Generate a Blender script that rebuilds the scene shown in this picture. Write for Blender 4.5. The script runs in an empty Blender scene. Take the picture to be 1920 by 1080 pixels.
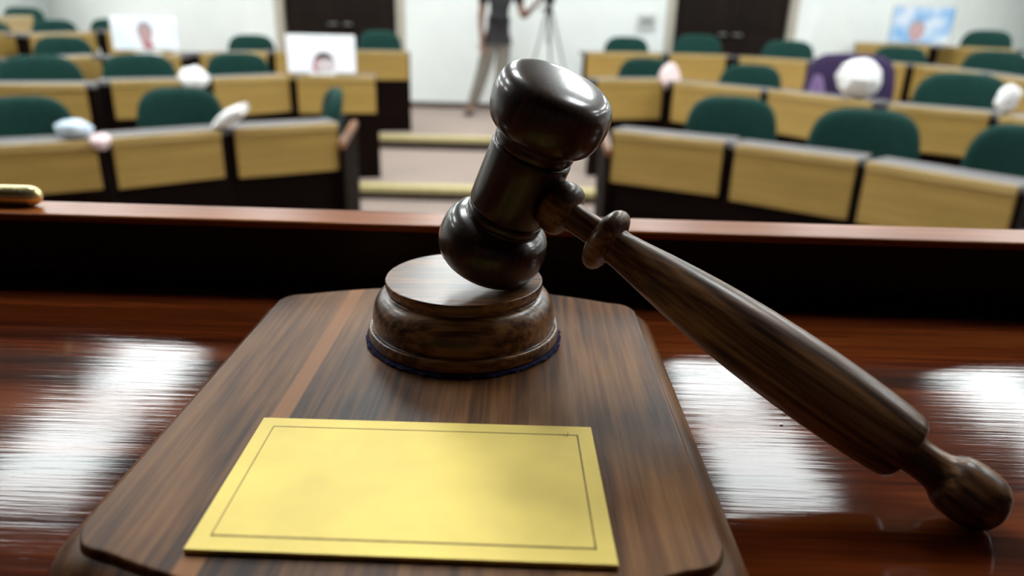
import bpy, bmesh, math, random
from mathutils import Vector, Matrix, Euler
random.seed(7)
sc = bpy.context.scene
C = sc.collection
PI = math.pi

# ------------------------------------------------------------------ camera
F, CX, CY = 1350.0, 960.0, 540.0
CAMZ = 1.36
_p, _r, _y = math.radians(20.5), math.radians(1.6), math.radians(0.85)
FW = Vector((math.sin(_y)*math.cos(_p), math.cos(_y)*math.cos(_p), -math.sin(_p)))
_rt = Vector((math.cos(_y), -math.sin(_y), 0)); _up = _rt.cross(FW)
RT = _rt*math.cos(_r) + _up*math.sin(_r)
UP = _up*math.cos(_r) - _rt*math.sin(_r)
EYE = Vector((0, 0, CAMZ))
def ray(u, v): return RT*((u-CX)/F) - UP*((v-CY)/F) + FW
def atz(u, v, z):                       # point of height z seen at a pixel
    d = ray(u, v); return EYE + d*((z-CAMZ)/d.z)
def atd(u, v, depth): return EYE + ray(u, v)*depth   # point at a distance along the view axis

cam = bpy.data.cameras.new('camera'); camo = bpy.data.objects.new('camera', cam); C.objects.link(camo)
m = Matrix.Identity(4)
for i in range(3):
    m[i][0] = RT[i]; m[i][1] = UP[i]; m[i][2] = -FW[i]; m[i][3] = EYE[i]
camo.matrix_world = m
cam.sensor_width = 36; cam.lens = 36*F/1920; cam.clip_start = 0.01
cam.dof.use_dof = True; cam.dof.focus_distance = 0.292; cam.dof.aperture_fstop = 6.9
sc.camera = camo

# ------------------------------------------------------------------ materials
def mat(name):
    m = bpy.data.materials.new(name); m.use_nodes = True
    nt = m.node_tree; b = nt.nodes['Principled BSDF']
    return m, nt, b
def plain(name, col, rough=.5, metal=0., var=.0, vscale=20, bump=0., coat=0., emit=0., spec=.5):
    m, nt, b = mat(name); N, L = nt.nodes, nt.links
    b.inputs['Base Color'].default_value = (*col, 1)
    b.inputs['Roughness'].default_value = rough; b.inputs['Metallic'].default_value = metal
    b.inputs['Coat Weight'].default_value = coat; b.inputs['Specular IOR Level'].default_value = spec
    if var or bump:
        tc = N.new('ShaderNodeTexCoord'); no = N.new('ShaderNodeTexNoise')
        no.inputs['Scale'].default_value = vscale; no.inputs['Detail'].default_value = 5
        L.new(tc.outputs['Object'], no.inputs['Vector'])
        if var:
            r = N.new('ShaderNodeValToRGB'); L.new(no.outputs['Fac'], r.inputs['Fac'])
            r.color_ramp.elements[0].position = .3; r.color_ramp.elements[1].position = .7
            r.color_ramp.elements[0].color = (*[c*(1-var) for c in col], 1)
            r.color_ramp.elements[1].color = (*[min(1, c*(1+var)) for c in col], 1)
            L.new(r.outputs['Color'], b.inputs['Base Color'])
        if bump:
            bu = N.new('ShaderNodeBump'); bu.inputs['Strength'].default_value = bump; bu.inputs['Distance'].default_value = .002
            L.new(no.outputs['Fac'], bu.inputs['Height']); L.new(bu.outputs['Normal'], b.inputs['Normal'])
    if emit:
        b.inputs['Emission Color'].default_value = (*col, 1); b.inputs['Emission Strength'].default_value = emit
    return m
def wood(name, cols, pos, sc_big, sc_fine, rough=.35, coat=0., coat_rough=.1, bump=.15, bdist=.0004, streak=None, fine_mix=.45, spec=.5, rvar=.0):
    """layered grain: broad bands + fine pores, stretched along the axis whose scale is small"""
    m, nt, b = mat(name); N, L = nt.nodes, nt.links
    tc = N.new('ShaderNodeTexCoord')
    def noise(scale, detail, dist=0.):
        mp = N.new('ShaderNodeMapping'); mp.inputs['Scale'].default_value = scale
        L.new(tc.outputs['Object'], mp.inputs['Vector'])
        n = N.new('ShaderNodeTexNoise'); n.inputs['Scale'].default_value = 1
        n.inputs['Detail'].default_value = detail; n.inputs['Distortion'].default_value = dist
        L.new(mp.outputs['Vector'], n.inputs['Vector']); return n
    n1 = noise(sc_big, 4, .6); n2 = noise(sc_fine, 5)
    mx = N.new('ShaderNodeMix'); mx.data_type = 'FLOAT'; mx.inputs[0].default_value = fine_mix
    L.new(n1.outputs['Fac'], mx.inputs[2]); L.new(n2.outputs['Fac'], mx.inputs[3])
    r = N.new('ShaderNodeValToRGB'); L.new(mx.outputs[0], r.inputs['Fac'])
    e = r.color_ramp.elements
    while len(e) < len(cols): e.new(.5)
    for k, (c, p) in enumerate(zip(cols, pos)): e[k].position = p; e[k].color = (*c, 1)
    col = r.outputs['Color']
    if streak:
        x0, x1, scol = streak
        sx = N.new('ShaderNodeSeparateXYZ'); L.new(tc.outputs['Object'], sx.inputs[0])
        def ramp(a, bb):
            mr = N.new('ShaderNodeMapRange'); mr.inputs[1].default_value = a; mr.inputs[2].default_value = bb
            L.new(sx.outputs['X'], mr.inputs[0]); return mr.outputs[0]
        a1 = ramp(x0-.0007, x0+.0007); a2 = ramp(x1+.0004, x1-.0004)
        mu = N.new('ShaderNodeMath'); mu.operation = 'MULTIPLY'; L.new(a1, mu.inputs[0]); L.new(a2, mu.inputs[1])
        sm = N.new('ShaderNodeMix'); sm.data_type = 'RGBA'; L.new(mu.outputs[0], sm.inputs[0])
        L.new(col, sm.inputs[6])
        s2 = N.new('ShaderNodeMix'); s2.data_type = 'RGBA'; s2.inputs[0].default_value = .72
        L.new(col, s2.inputs[6]); s2.inputs[7].default_value = (*scol, 1)
        L.new(s2.outputs[2], sm.inputs[7]); col = sm.outputs[2]
    L.new(col, b.inputs['Base Color'])
    b.inputs['Roughness'].default_value = rough; b.inputs['Specular IOR Level'].default_value = spec
    b.inputs['Coat Weight'].default_value = coat; b.inputs['Coat Roughness'].default_value = coat_rough
    if bump:
        bu = N.new('ShaderNodeBump'); bu.inputs['Strength'].default_value = bump; bu.inputs['Distance'].default_value = bdist
        L.new(n2.outputs['Fac'], bu.inputs['Height']); L.new(bu.outputs['Normal'], b.inputs['Normal'])
        if coat:
            L.new(bu.outputs['Normal'], b.inputs['Coat Normal'])
    if rvar:
        mr = N.new('ShaderNodeMapRange'); mr.inputs[3].default_value = rough-rvar; mr.inputs[4].default_value = rough+rvar
        L.new(n1.outputs['Fac'], mr.inputs[0]); L.new(mr.outputs[0], b.inputs['Roughness'])
    return m
M = {}
M['mahogany'] = wood('polished_mahogany', [(.009,.0025,.001), (.045,.0075,.002), (.105,.020,.0045), (.185,.046,.011)], [.33,.43,.54,.67],
                     (1.6,42,8), (18,420,60), rough=.08, bump=.33, bdist=.0002, fine_mix=.22, spec=.20)
M['shaded_rail_wood'] = wood('shaded_rail_mahogany', [(.005,.002,.0015), (.02,.006,.003)], [.4,.65], (3,60,60), (12,600,600), rough=.35, bump=.1, spec=.2)  # dark wood pushed near black, shade of the unlit ledge face in its colour
M['lit_rail_cap'] = wood('lit_cap_mahogany', [(.27,.068,.014), (.46,.14,.032)], [.4,.65], (3,60,60), (12,500,500), rough=.3, bump=.1, spec=.16)  # mahogany brightened in colour as the lit top of the ledge
M['walnut'] = wood('walnut_board', [(.024,.009,.0035), (.085,.033,.011), (.165,.068,.022), (.27,.122,.041)], [.38,.46,.54,.66],
                   (30,8,20), (420,14,300), rough=.42, bump=.35, bdist=.0003, streak=(-.0585,-.0515,(.42,.17,.055)), fine_mix=.4, rvar=.06, spec=.22)
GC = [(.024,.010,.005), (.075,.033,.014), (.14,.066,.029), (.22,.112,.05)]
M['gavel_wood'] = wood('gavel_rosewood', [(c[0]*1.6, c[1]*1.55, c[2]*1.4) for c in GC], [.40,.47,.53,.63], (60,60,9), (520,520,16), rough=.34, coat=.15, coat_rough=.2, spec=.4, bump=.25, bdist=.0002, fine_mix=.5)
M['shaded_head_wood'] = wood('shaded_head_rosewood', [(c[0]*.26, c[1]*.21, c[2]*.17) for c in GC], [.40,.47,.53,.63], (70,70,12), (600,600,30), rough=.34, coat=.6, coat_rough=.13, spec=.35, bump=.12, bdist=.0002, fine_mix=.5)  # gavel rosewood cut far down, the head's unlit front put into its colour
M['block_wood'] = wood('block_rosewood', [(.03,.010,.004), (.105,.040,.013), (.22,.092,.031), (.36,.165,.06)], [.40,.47,.53,.62], (9,60,60), (22,500,400), rough=.36, coat=.3, coat_rough=.2, spec=.4, bump=.25, bdist=.0002, fine_mix=.5)
M['dark_wood'] = wood('dark_desk_wood', [(.003,.0011,.0008), (.009,.003,.0018)], [.35,.65], (2,2,14), (8,8,90), rough=.65, bump=.1, spec=.06)
M['brown_cap'] = plain('brown_wood_cap', (.20,.085,.035), .35, var=.2, vscale=12)
M['tan'] = wood('tan_oak_laminate', [(.34,.21,.05), (.40,.25,.062), (.46,.295,.08)], [.35,.5,.65], (1.5,8,22), (8,60,160), rough=.45, bump=.05)
M['tan_edge'] = wood('tan_oak_edge', [(.46,.31,.10), (.55,.38,.14)], [.4,.6], (1.5,8,22), (8,60,160), rough=.4, bump=.05)
M['grey_top'] = plain('grey_desk_leather', (.15,.14,.14), .6, var=.1, vscale=30, bump=.1, spec=.2)
M['green'] = plain('green_chair_fabric', (.008,.042,.034), .85, var=.18, vscale=40, bump=.3, spec=.2)
M['chair_metal'] = plain('dark_chair_metal', (.02,.022,.022), .4, .6, var=.05)
M['door_wood'] = wood('dark_door_wood', [(.005,.0025,.0016), (.014,.0062,.0035)], [.35,.65], (6,6,1.2), (60,60,5), rough=.6, bump=.1, spec=.15)
M['door_frame'] = plain('door_frame_paint', (.42,.38,.31), .5, var=.05)
M['wall'] = plain('white_wall_paint', (.80,.83,.81), .75, var=.02, vscale=3)
M['bounce_dark'] = plain('dark_bounce_absorber', (.03,.015,.01), .5, var=.2, vscale=4)  # near-black for unseen surfaces, to keep bounce off the gavel front
M['ceil'] = plain('ceiling_tile', (.42,.42,.41), .9, var=.03, vscale=6)
M['carpet'] = plain('beige_carpet', (.30,.232,.198), .95, var=.12, vscale=60, bump=.4)
M['riser'] = plain('dark_step_riser', (.05,.032,.022), .7, var=.2, vscale=8)
M['nosing'] = plain('yellow_step_nosing', (.50,.42,.20), .5, var=.1, vscale=20)
M['base'] = plain('dark_baseboard', (.07,.045,.035), .5, var=.1)
M['felt'] = plain('navy_felt', (.008,.008,.06), .95, var=.5, vscale=900, bump=.6)
M['ink'] = plain('engraved_line', (.22,.15,.04), .5, .5, var=.2, vscale=300)
M['white_plastic'] = plain('white_plastic', (.80,.82,.82), .35, var=.02)
M['paper'] = plain('white_paper', (.94,.94,.93), .8, var=.04, vscale=60, bump=.2)
M['blue_paper'] = plain('bluish_paper', (.62,.74,.86), .7, var=.05, vscale=60)
M['pink_paper'] = plain('pinkish_tissue', (.90,.70,.70), .8, var=.06, vscale=60)
M['purple'] = plain('purple_cloth', (.030,.013,.062), .85, var=.3, vscale=18, bump=.5)
M['lilac'] = plain('lilac_lining', (.24,.15,.32), .8, var=.2, vscale=25)
M['skin'] = plain('skin', (.20,.095,.055), .5, var=.06, vscale=30)
M['hair'] = plain('black_hair', (.01,.008,.007), .5, var=.3, vscale=80, bump=.5)
M['shirt'] = plain('dark_shirt', (.018,.017,.02), .85, var=.3, vscale=25)
M['khaki'] = plain('khaki_trousers', (.20,.18,.15), .85, var=.12, vscale=18)
M['shoe'] = plain('dark_shoe', (.03,.03,.028), .5, var=.2)
M['black_plastic'] = plain('black_plastic', (.012,.012,.013), .4, var=.1)
M['tripod_metal'] = plain('grey_tripod_metal', (.30,.31,.30), .4, .5, var=.05)
M['lens_glass'] = plain('lens_glass', (.02,.03,.05), .05, coat=1)
M['grey_plate'] = plain('grey_switch_plate', (.55,.57,.54), .5, var=.05)
M['diffuser'] = plain('lit_diffuser', (.94,1,1), .5, emit=17.5)
M['light_frame'] = plain('white_light_frame', (.8,.8,.78), .5, var=.02)
M['eye_white'] = plain('eye_white', (.8,.8,.78), .3); M['iris'] = plain('dark_iris', (.03,.015,.01), .2)
M['lip'] = plain('lip', (.30,.12,.10), .45)
# brass: plate (mottled, satin) and polished rod
def brass(name, col, r0, r1, scale):
    m, nt, b = mat(name); N, L = nt.nodes, nt.links
    tc = N.new('ShaderNodeTexCoord'); n = N.new('ShaderNodeTexNoise'); n.inputs['Scale'].default_value = scale; n.inputs['Detail'].default_value = 3
    L.new(tc.outputs['Object'], n.inputs['Vector'])
    r = N.new('ShaderNodeValToRGB'); L.new(n.outputs['Fac'], r.inputs['Fac'])
    e = r.color_ramp.elements; e[0].position = .35; e[1].position = .68
    e[0].color = (*[c*.72 for c in col], 1); e[1].color = (*col, 1)
    L.new(r.outputs['Color'], b.inputs['Base Color'])
    mr = N.new('ShaderNodeMapRange'); mr.inputs[3].default_value = r0; mr.inputs[4].default_value = r1
    L.new(n.outputs['Fac'], mr.inputs[0]); L.new(mr.outputs[0], b.inputs['Roughness'])
    b.inputs['Metallic'].default_value = .72
    return m
M['plate'] = brass('satin_brass_plate', (.69,.54,.155), .40, .62, 24)
M['plate_mark'] = plain('worn_brass_mark', (.42,.32,.09), .6, .6)
M['brass'] = brass('polished_brass', (.96,.82,.40), .22, .32, 60)
def screen_mat(name, stops, kind, strength):
    """lit screen picture: soft vertical/horizontal colour variation"""
    m, nt, b = mat(name); N, L = nt.nodes, nt.links
    tc = N.new('ShaderNodeTexCoord'); n = N.new('ShaderNodeTexNoise'); n.inputs['Scale'].default_value = 4.5; n.inputs['Detail'].default_value = 1
    L.new(tc.outputs['Object'], n.inputs['Vector'])
    r = N.new('ShaderNodeValToRGB'); L.new(n.outputs['Fac'], r.inputs['Fac'])
    e = r.color_ramp.elements
    while len(e) < len(stops): e.new(.5)
    for k, (p, c) in enumerate(stops): e[k].position = p; e[k].color = (*c, 1)
    b.inputs['Base Color'].default_value = (.02,.02,.02,1); b.inputs['Roughness'].default_value = .3
    L.new(r.outputs['Color'], b.inputs['Emission Color']); b.inputs['Emission Strength'].default_value = strength
    return m
SCR = 1.15
M['scr_white'] = screen_mat('lit_white_screen', [(.3,(.88,.93,1)), (.7,(1,1,1))], 0, SCR)
M['scr_pale'] = screen_mat('lit_pale_screen', [(.3,(.70,.80,.86)), (.7,(.93,.97,1))], 0, SCR*1.05)
M['scr_blue'] = screen_mat('lit_blue_screen', [(.32,(.22,.50,.85)), (.5,(.55,.75,.95)), (.66,(.92,.97,1))], 0, SCR*.8)
M['scr_face'] = screen_mat('lit_face', [(.3,(.62,.36,.36)), (.7,(.80,.58,.56))], 0, SCR*.7)
M['scr_mask'] = screen_mat('lit_mask', [(.3,(.72,.62,.62)), (.7,(.85,.80,.80))], 0, SCR*.8)
M['scr_hair'] = screen_mat('lit_dark_hair', [(.3,(.03,.025,.03)), (.7,(.06,.05,.06))], 0, SCR*.7)
M['scr_grey'] = screen_mat('lit_grey_hair', [(.3,(.42,.42,.46)), (.7,(.55,.56,.6))], 0, SCR*.7)
M['scr_red'] = screen_mat('lit_red_collar', [(.3,(.60,.22,.26)), (.7,(.70,.34,.36))], 0, SCR*.7)

# ------------------------------------------------------------------ mesh helpers
class MB:
    def __init__(s): s.v = []; s.f = []; s.mi = []; s.cur = 0
    def add(s, vs, fs):
        o = len(s.v); s.v += [tuple(v) for v in vs]; s.f += [tuple(i+o for i in f) for f in fs]; s.mi += [s.cur]*len(fs); return s
    def box(s, x0, x1, y0, y1, z0, z1, M=None):
        vs = [Vector(p) for p in ((x0,y0,z0),(x1,y0,z0),(x1,y1,z0),(x0,y1,z0),(x0,y0,z1),(x1,y0,z1),(x1,y1,z1),(x0,y1,z1))]
        if M: vs = [M @ v for v in vs]
        return s.add(vs, [(3,2,1,0),(4,5,6,7),(0,1,5,4),(1,2,6,5),(2,3,7,6),(3,0,4,7)])
    def lathe(s, prof, n=96, M=None):
        vs, fs = [], []
        rings = []
        for t, r in prof:
            if r < 1e-6: vs.append(Vector((0,0,t))); rings.append([len(vs)-1])
            else:
                k = len(vs); vs += [Vector((r*math.cos(2*PI*i/n), r*math.sin(2*PI*i/n), t)) for i in range(n)]; rings.append(list(range(k, k+n)))
        for a, b in zip(rings, rings[1:]):
            for i in range(n):
                j = (i+1) % n
                if len(a) == 1 and len(b) == 1: continue
                if len(a) == 1: fs.append((a[0], b[j], b[i]))
                elif len(b) == 1: fs.append((a[i], a[j], b[0]))
                else: fs.append((a[i], a[j], b[j], b[i]))
        if len(rings[0]) > 1: fs.append(tuple(reversed(rings[0])))
        if len(rings[-1]) > 1: fs.append(tuple(rings[-1]))
        if M: vs = [M @ v for v in vs]
        return s.add(vs, fs)
    def rings(s, rr, cap=True):              # list of equal-length closed loops
        n = len(rr[0]); vs = [v for r in rr for v in r]; fs = []
        for k in range(len(rr)-1):
            for i in range(n):
                j = (i+1) % n; fs.append((k*n+i, k*n+j, (k+1)*n+j, (k+1)*n+i))
        if cap:
            fs.append(tuple(reversed(range(n)))); fs.append(tuple(range((len(rr)-1)*n, len(rr)*n)))
        return s.add(vs, fs)
    def tube(s, pts, rad, n=12):
        pts = [Vector(p) for p in pts]; rr = []
        for k, p in enumerate(pts):
            t = (pts[min(k+1, len(pts)-1)] - pts[max(k-1, 0)]).normalized()
            a = t.orthogonal().normalized() if abs(t.z) > .95 else t.cross(Vector((0,0,1))).normalized()
            b = t.cross(a); r = rad[k] if isinstance(rad, (list, tuple)) else rad
            rr.append([p + a*(r*math.cos(2*PI*i/n)) + b*(r*math.sin(2*PI*i/n)) for i in range(n)])
        return s.rings(rr)
    def prism(s, poly, z0, z1):
        return s.rings([[Vector((x,y,z0)) for x,y in poly], [Vector((x,y,z1)) for x,y in poly]])
    def build(s, name, mats, parent=None, smooth=False, bevel=0, seg=2, loc=None, angle=35, weighted=False):
        me = bpy.data.meshes.new(name); me.from_pydata(s.v, [], s.f)
        mats = mats if isinstance(mats, (list, tuple)) else [mats]
        for m in mats: me.materials.append(m)
        for p, k in zip(me.polygons, s.mi): p.material_index = k
        bm = bmesh.new(); bm.from_mesh(me); bmesh.ops.recalc_face_normals(bm, faces=bm.faces)
        if bevel:
            es = [e for e in bm.edges if len(e.link_faces) == 2 and e.calc_face_angle(0) > .6]
            bmesh.ops.bevel(bm, geom=es, offset=bevel, segments=seg, affect='EDGES', profile=.5, clamp_overlap=True)
        if smooth or bevel:
            for f in bm.faces: f.smooth = True
            for e in bm.edges:
                if len(e.link_faces) == 2 and e.calc_face_angle(0) > math.radians(angle): e.smooth = False
        bm.to_mesh(me); bm.free()
        o = bpy.data.objects.new(name, me); C.objects.link(o)
        if bevel or weighted:
            wn = o.modifiers.new('Weighted normals', 'WEIGHTED_NORMAL'); wn.keep_sharp = True; wn.weight = 80
        if parent: o.parent = parent
        if loc is not None: o.location = loc
        return o
def empty(name, loc=(0,0,0), rz=0.):
    o = bpy.data.objects.new(name, None); C.objects.link(o); o.location = loc; o.rotation_euler = (0,0,rz); o.empty_display_size = .05; return o
def tag(o, label=None, cat=None, group=None, kind=None):
    if label: o['label'] = label
    if cat: o['category'] = cat
    if group: o['group'] = group
    if kind: o['kind'] = kind
    return o
def struct(o): o['kind'] = 'structure'; return o
def dup(root, loc, rz, label, group=None):
    r = root.copy(); C.objects.link(r); r.location = loc; r.rotation_euler = (0,0,rz); r['label'] = label
    if group: r['group'] = group
    for ch in list(root.children):
        c = ch.copy(); C.objects.link(c); c.parent = r
        for g in list(ch.children):
            d = g.copy(); C.objects.link(d); d.parent = c
    return r

# ================================================================== ROSTRUM (near)
HB = 0.14; BT = 0.018
DESK = CAMZ - HB - BT               # desk surface height
TOPB = CAMZ - HB                    # board top
RZ = math.radians(-1.2)
ros = tag(empty('rostrum', (0, .411, 0), RZ), 'polished reddish mahogany rostrum with raised back ledge under the gavel', 'rostrum')
b = MB().box(-1.0, 1.0, -.42, .03, DESK-.035, DESK); b.build('desktop', M['mahogany'], ros, bevel=.002)
b = MB().box(-1.0, 1.0, 0.0, .03, DESK, DESK+.0385); tag(b.build('back_ledge', M['shaded_rail_wood'], ros), 'shade-blackened upright back ledge of the desk')
b = MB().box(-1.0, 1.0, -.001, .031, DESK+.0375, DESK+.0425); tag(b.build('ledge_cap', M['lit_rail_cap'], ros, bevel=.0022, seg=4), 'orange-brown polished top of the ledge, lit look in its colour')
b = MB().box(-.98, .98, .005, .025, 0, DESK-.034); b.build('front_panel', M['shaded_rail_wood'], ros)
for sx in (-1, 1):
    MB().box(sx*.97-.015, sx*.97+.015, -.40, .004, 0, DESK-.034).build('side_panel', M['shaded_rail_wood'], ros)

# brass bar on the ledge, entering from the left
bar_r = .0063
pe = atz(84, 386, DESK+.0425)
barx, bary = pe.x, pe.y
prof = [(-.16,0),(-.16,bar_r)] + [(0.-.0075, bar_r)] + [(-.0075+.0075*math.sin(a), bar_r*math.cos(a)) for a in [PI/2*k/8 for k in range(1,9)]]
o = MB().lathe([(t, max(r, 0)) for t, r in prof], 32).build('brass_bar', M['brass'], None, smooth=True, angle=60)
o.rotation_euler = (0, PI/2, RZ); o.location = (barx, bary-.001, DESK+.0425+bar_r)
tag(o, 'shiny brass bar with rounded end lying on the ledge at far left', 'brass bar')

# ---- walnut presentation board with brass plate
BX, BY = -.0253, .2580
brd = tag(empty('presentation_board', (BX, BY, DESK+.00006), RZ), 'walnut presentation board with clipped corners and a brass plate', 'wooden board')
hw, hl, arc = .1020, .1260, .0175
def outline():
    pts = []
    xe = .083
    def yarc(x): return hl - arc*(x/xe)**2
    ctl = []
    for k in range(0, 25):                      # far arc from right to left
        x = xe - 2*xe*k/24; ctl.append((x, yarc(x)))
    def corner(p0, pc, p1, n=10):
        return [((1-t)**2*p0[0]+2*t*(1-t)*pc[0]+t*t*p1[0], (1-t)**2*p0[1]+2*t*(1-t)*pc[1]+t*t*p1[1]) for t in [k/n for k in range(1, n)]]
    ys = yarc(xe); yc = ys-.019
    far = ctl
    left = corner((-xe, ys), (-.0985, ys-.002), (-hw, yc)) + [(-hw, yc)] + [(-hw, yc - 2*yc*k/12) for k in range(1, 12)] + [(-hw, -yc)]
    left += corner((-hw, -yc), (-.0985, -ys+.002), (-xe, -ys))
    near = [(-x, -y) for x, y in far]
    right = [(-x, -y) for x, y in left]
    return far + left + near + right
OUT = [Vector((x, y)) for x, y in outline()]
def inset(poly, d):
    n = len(poly); out = []
    for i in range(n):
        t = (poly[(i+1) % n] - poly[i-1]).normalized(); nrm = Vector((-t.y, t.x)); out.append(poly[i] + nrm*d)
    return out
bp = [(.0008,0),(0,.001),(0,.0045),(.0006,.0072),(.002,.0098),(.0042,.0122),(.0066,.0138),(.0086,.0146),(.0092,.0147),(.0094,.0152),(.0096,.0172),(.0101,.0178),(.0112,.018)]
b = MB(); b.rings([[Vector((p.x, p.y, z)) for p in inset(OUT, d)] for d, z in bp])
b.build('board', M['walnut'], brd, smooth=True, angle=28, weighted=True)
# brass plate: corners measured on the board top
def toboard(p): 
    q = Matrix.Rotation(-RZ, 3, 'Z') @ (p - Vector((BX, BY, DESK))); return q
pc = [toboard(atz(u, v, TOPB+.0016)) for u, v in ((343,1031),(1160,1061),(1108,801.5),(495,783.5))]
def lerpq(a, b2):           # bilinear point on plate
    s0 = pc[0].lerp(pc[1], a); s1 = pc[3].lerp(pc[2], a); return s0.lerp(s1, b2)
b = MB(); b.rings([[Vector((p.x, p.y, .018)) for p in pc], [Vector((p.x, p.y, .0198)) for p in pc]])
plate = tag(b.build('brass_plate', M['plate'], brd, bevel=.00025, seg=2), 'blank yellow brass plate with a thin engraved border')
b = MB()
W = (pc[1]-pc[0]).length; Hh = (pc[3]-pc[0]).length
def strip(a0, b0, a1, b1, w):
    b.add([(*lerpq(a0,b0).xy, .01985), (*lerpq(a1,b0).xy, .01985), (*lerpq(a1,b1).xy, .01985), (*lerpq(a0,b1).xy, .01985),
           (*lerpq(a0,b0).xy, .0196), (*lerpq(a1,b0).xy, .0196), (*lerpq(a1,b1).xy, .0196), (*lerpq(a0,b1).xy, .0196)],
          [(0,1,2,3),(7,6,5,4),(0,4,5,1),(1,5,6,2),(2,6,7,3),(3,7,4,0)])
mx_, my_, lx, ly = .0052/W, .0056/Hh, .00042/W, .00046/Hh
strip(mx_, my_, 1-mx_, my_+ly*1.8, 0); strip(mx_, 1-my_-ly, 1-mx_, 1-my_, 0)
strip(mx_, my_, mx_+lx, 1-my_, 0); strip(1-mx_-lx*1.5, my_, 1-mx_, 1-my_, 0)
b.build('border_line', M['ink'], plate)
b = MB()
for (da, db) in ((0,0),(.011,.012)):
    strip(.913+da, .905+db, .917+da, .925+db, 0); strip(.919+da, .900+db, .925+da, .908+db, 0)
b.build('tiny_mark', M['plate_mark'], plate)

# ---- sounding block
sb = tag(empty('sounding_block', (-.0173, .3100, TOPB), RZ), 'round turned wooden sounding block on blue felt under the gavel head', 'sounding block')
felt = [(0,0),(0,.0440)]
b = MB(); n = 160
ring = lambda z, r, j: [Vector(((r + random.uniform(-j, j))*math.cos(2*PI*i/n), (r + random.uniform(-j, j))*math.sin(2*PI*i/n), z + random.uniform(0, j*.4))) for i in range(n)]
b.rings([ring(0, .0450, .0007), ring(.0008, .0452, .0008), ring(.0016, .0445, .0006), ring(.0018, .042, 0)])
tag(b.build('felt_pad', M['felt'], sb, smooth=True), 'fuzzy navy blue felt pad')
prof = [(.0016,0),(.0016,.0430),(.0020,.0437),(.0026,.0439),(.0062,.0439),(.0069,.0437),(.0073,.0432),(.0074,.0424),(.0071,.0417),(.0074,.0414),
        (.0085,.0417),(.0105,.0419),(.0130,.0418),(.0155,.0414),(.0178,.0407),(.0196,.0398),(.0211,.0387),(.0223,.0373),(.0229,.0360),(.0231,.0350),(.0234,.0346),
        (.0246,.0345),(.0249,.0349),(.0251,.0354),(.0256,.0357),(.0283,.0357),(.0288,.0355),(.0290,.0351),(.0290,.0200),(.0290,0)]
b = MB().lathe(prof, 128); b.build('block', M['block_wood'], sb, smooth=True, angle=50, weighted=True)

# ---- gavel
HP = EYE + Vector((.00647, .29684, -.06253)); KP = EYE + Vector((.16047, .20254, -.14676))
D = (KP-HP).normalized(); GL = (KP-HP).length
A = Vector((.3305, -.2687, .9047)); A = (A - D*A.dot(D)).normalized()
gav = tag(empty('gavel', HP), 'dark turned wooden gavel with its head tilted on the block', 'gavel')
S = 1.0
hp = [(0,.0172),(.008,.0172),(.0135,.0171),(.0146,.0168),(.0150,.0163),(.0153,.0158),(.0156,.0160),(.0159,.0166),(.0168,.0169),(.0185,.0168),(.0196,.0165),(.0202,.0164),
      (.0206,.0170),(.0213,.0187),(.0222,.0201),(.0238,.0217),(.0258,.0228),(.0285,.0236),(.0315,.0240),(.0345,.0241),(.0375,.0238),(.0400,.0231),(.0420,.0220),(.0436,.0204),(.0446,.0186),(.0452,.0165),(.0457,.0135),(.0461,.0095),(.0463,.0050),(.0464,0)]
low = min((HP - A*t).z - r*math.sqrt(1-A.z**2) for t, r in hp)
HP.z += TOPB + .0290 - low + .00003; gav.location = HP
D = (KP-HP).normalized(); GL = (KP-HP).length; A = (A - D*A.dot(D)).normalized()
full = [(-t*S, r*S) for t, r in reversed(hp)] + [(t*S, r*S) for t, r in hp[1:]]
b = MB().lathe(full, 128); head = b.build('gavel_head', M['shaded_head_wood'], gav, smooth=True, angle=75)
X = D; Z = A; Y = Z.cross(X)
head.matrix_local = Matrix(((X.x,Y.x,Z.x,0),(X.y,Y.y,Z.y,0),(X.z,Y.z,Z.z,0),(0,0,0,1)))
q = GL/.1993
hd = [(0,0),(0,.0058),(.0148,.0058),(.0158,.0085),(.0175,.0106),(.0195,.0116),(.0222,.0119),(.0245,.0116),(.0262,.0106),(.0272,.0092),(.0277,.0075),(.0281,.0064),(.0300,.0061),(.0380,.0061),(.0398,.0063),
      (.0402,.0080),(.0407,.0101),(.0418,.0122),(.0434,.0135),(.0450,.0139),(.0466,.0135),(.0480,.0122),(.0488,.0104),(.0492,.0088),(.0495,.0078),(.0505,.0076),(.0530,.0078),(.060,.0087),(.070,.0102),(.080,.0115),(.090,.0126),
      (.100,.0135),(.112,.0143),(.125,.0148),(.138,.0150),(.150,.0148),(.160,.0144),(.168,.0138),(.1725,.0132),(.1745,.0125),(.1755,.0114),(.1758,.0100),(.1760,.0080),(.1768,.0073),(.1800,.0069),(.1840,.0070),(.1868,.0075),(.1885,.0084),
      (.1898,.0095),(.1915,.0105),(.1940,.0111),(.1975,.0113),(.2010,.0112),(.2040,.0105),(.2065,.0092),(.2085,.0072),(.2098,.0045),(.2104,0)]
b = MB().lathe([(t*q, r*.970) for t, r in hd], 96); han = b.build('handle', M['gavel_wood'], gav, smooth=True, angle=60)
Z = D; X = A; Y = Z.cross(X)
han.matrix_local = Matrix(((X.x,Y.x,Z.x,0),(X.y,Y.y,Z.y,0),(X.z,Y.z,Z.z,0),(0,0,0,1)))

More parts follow.
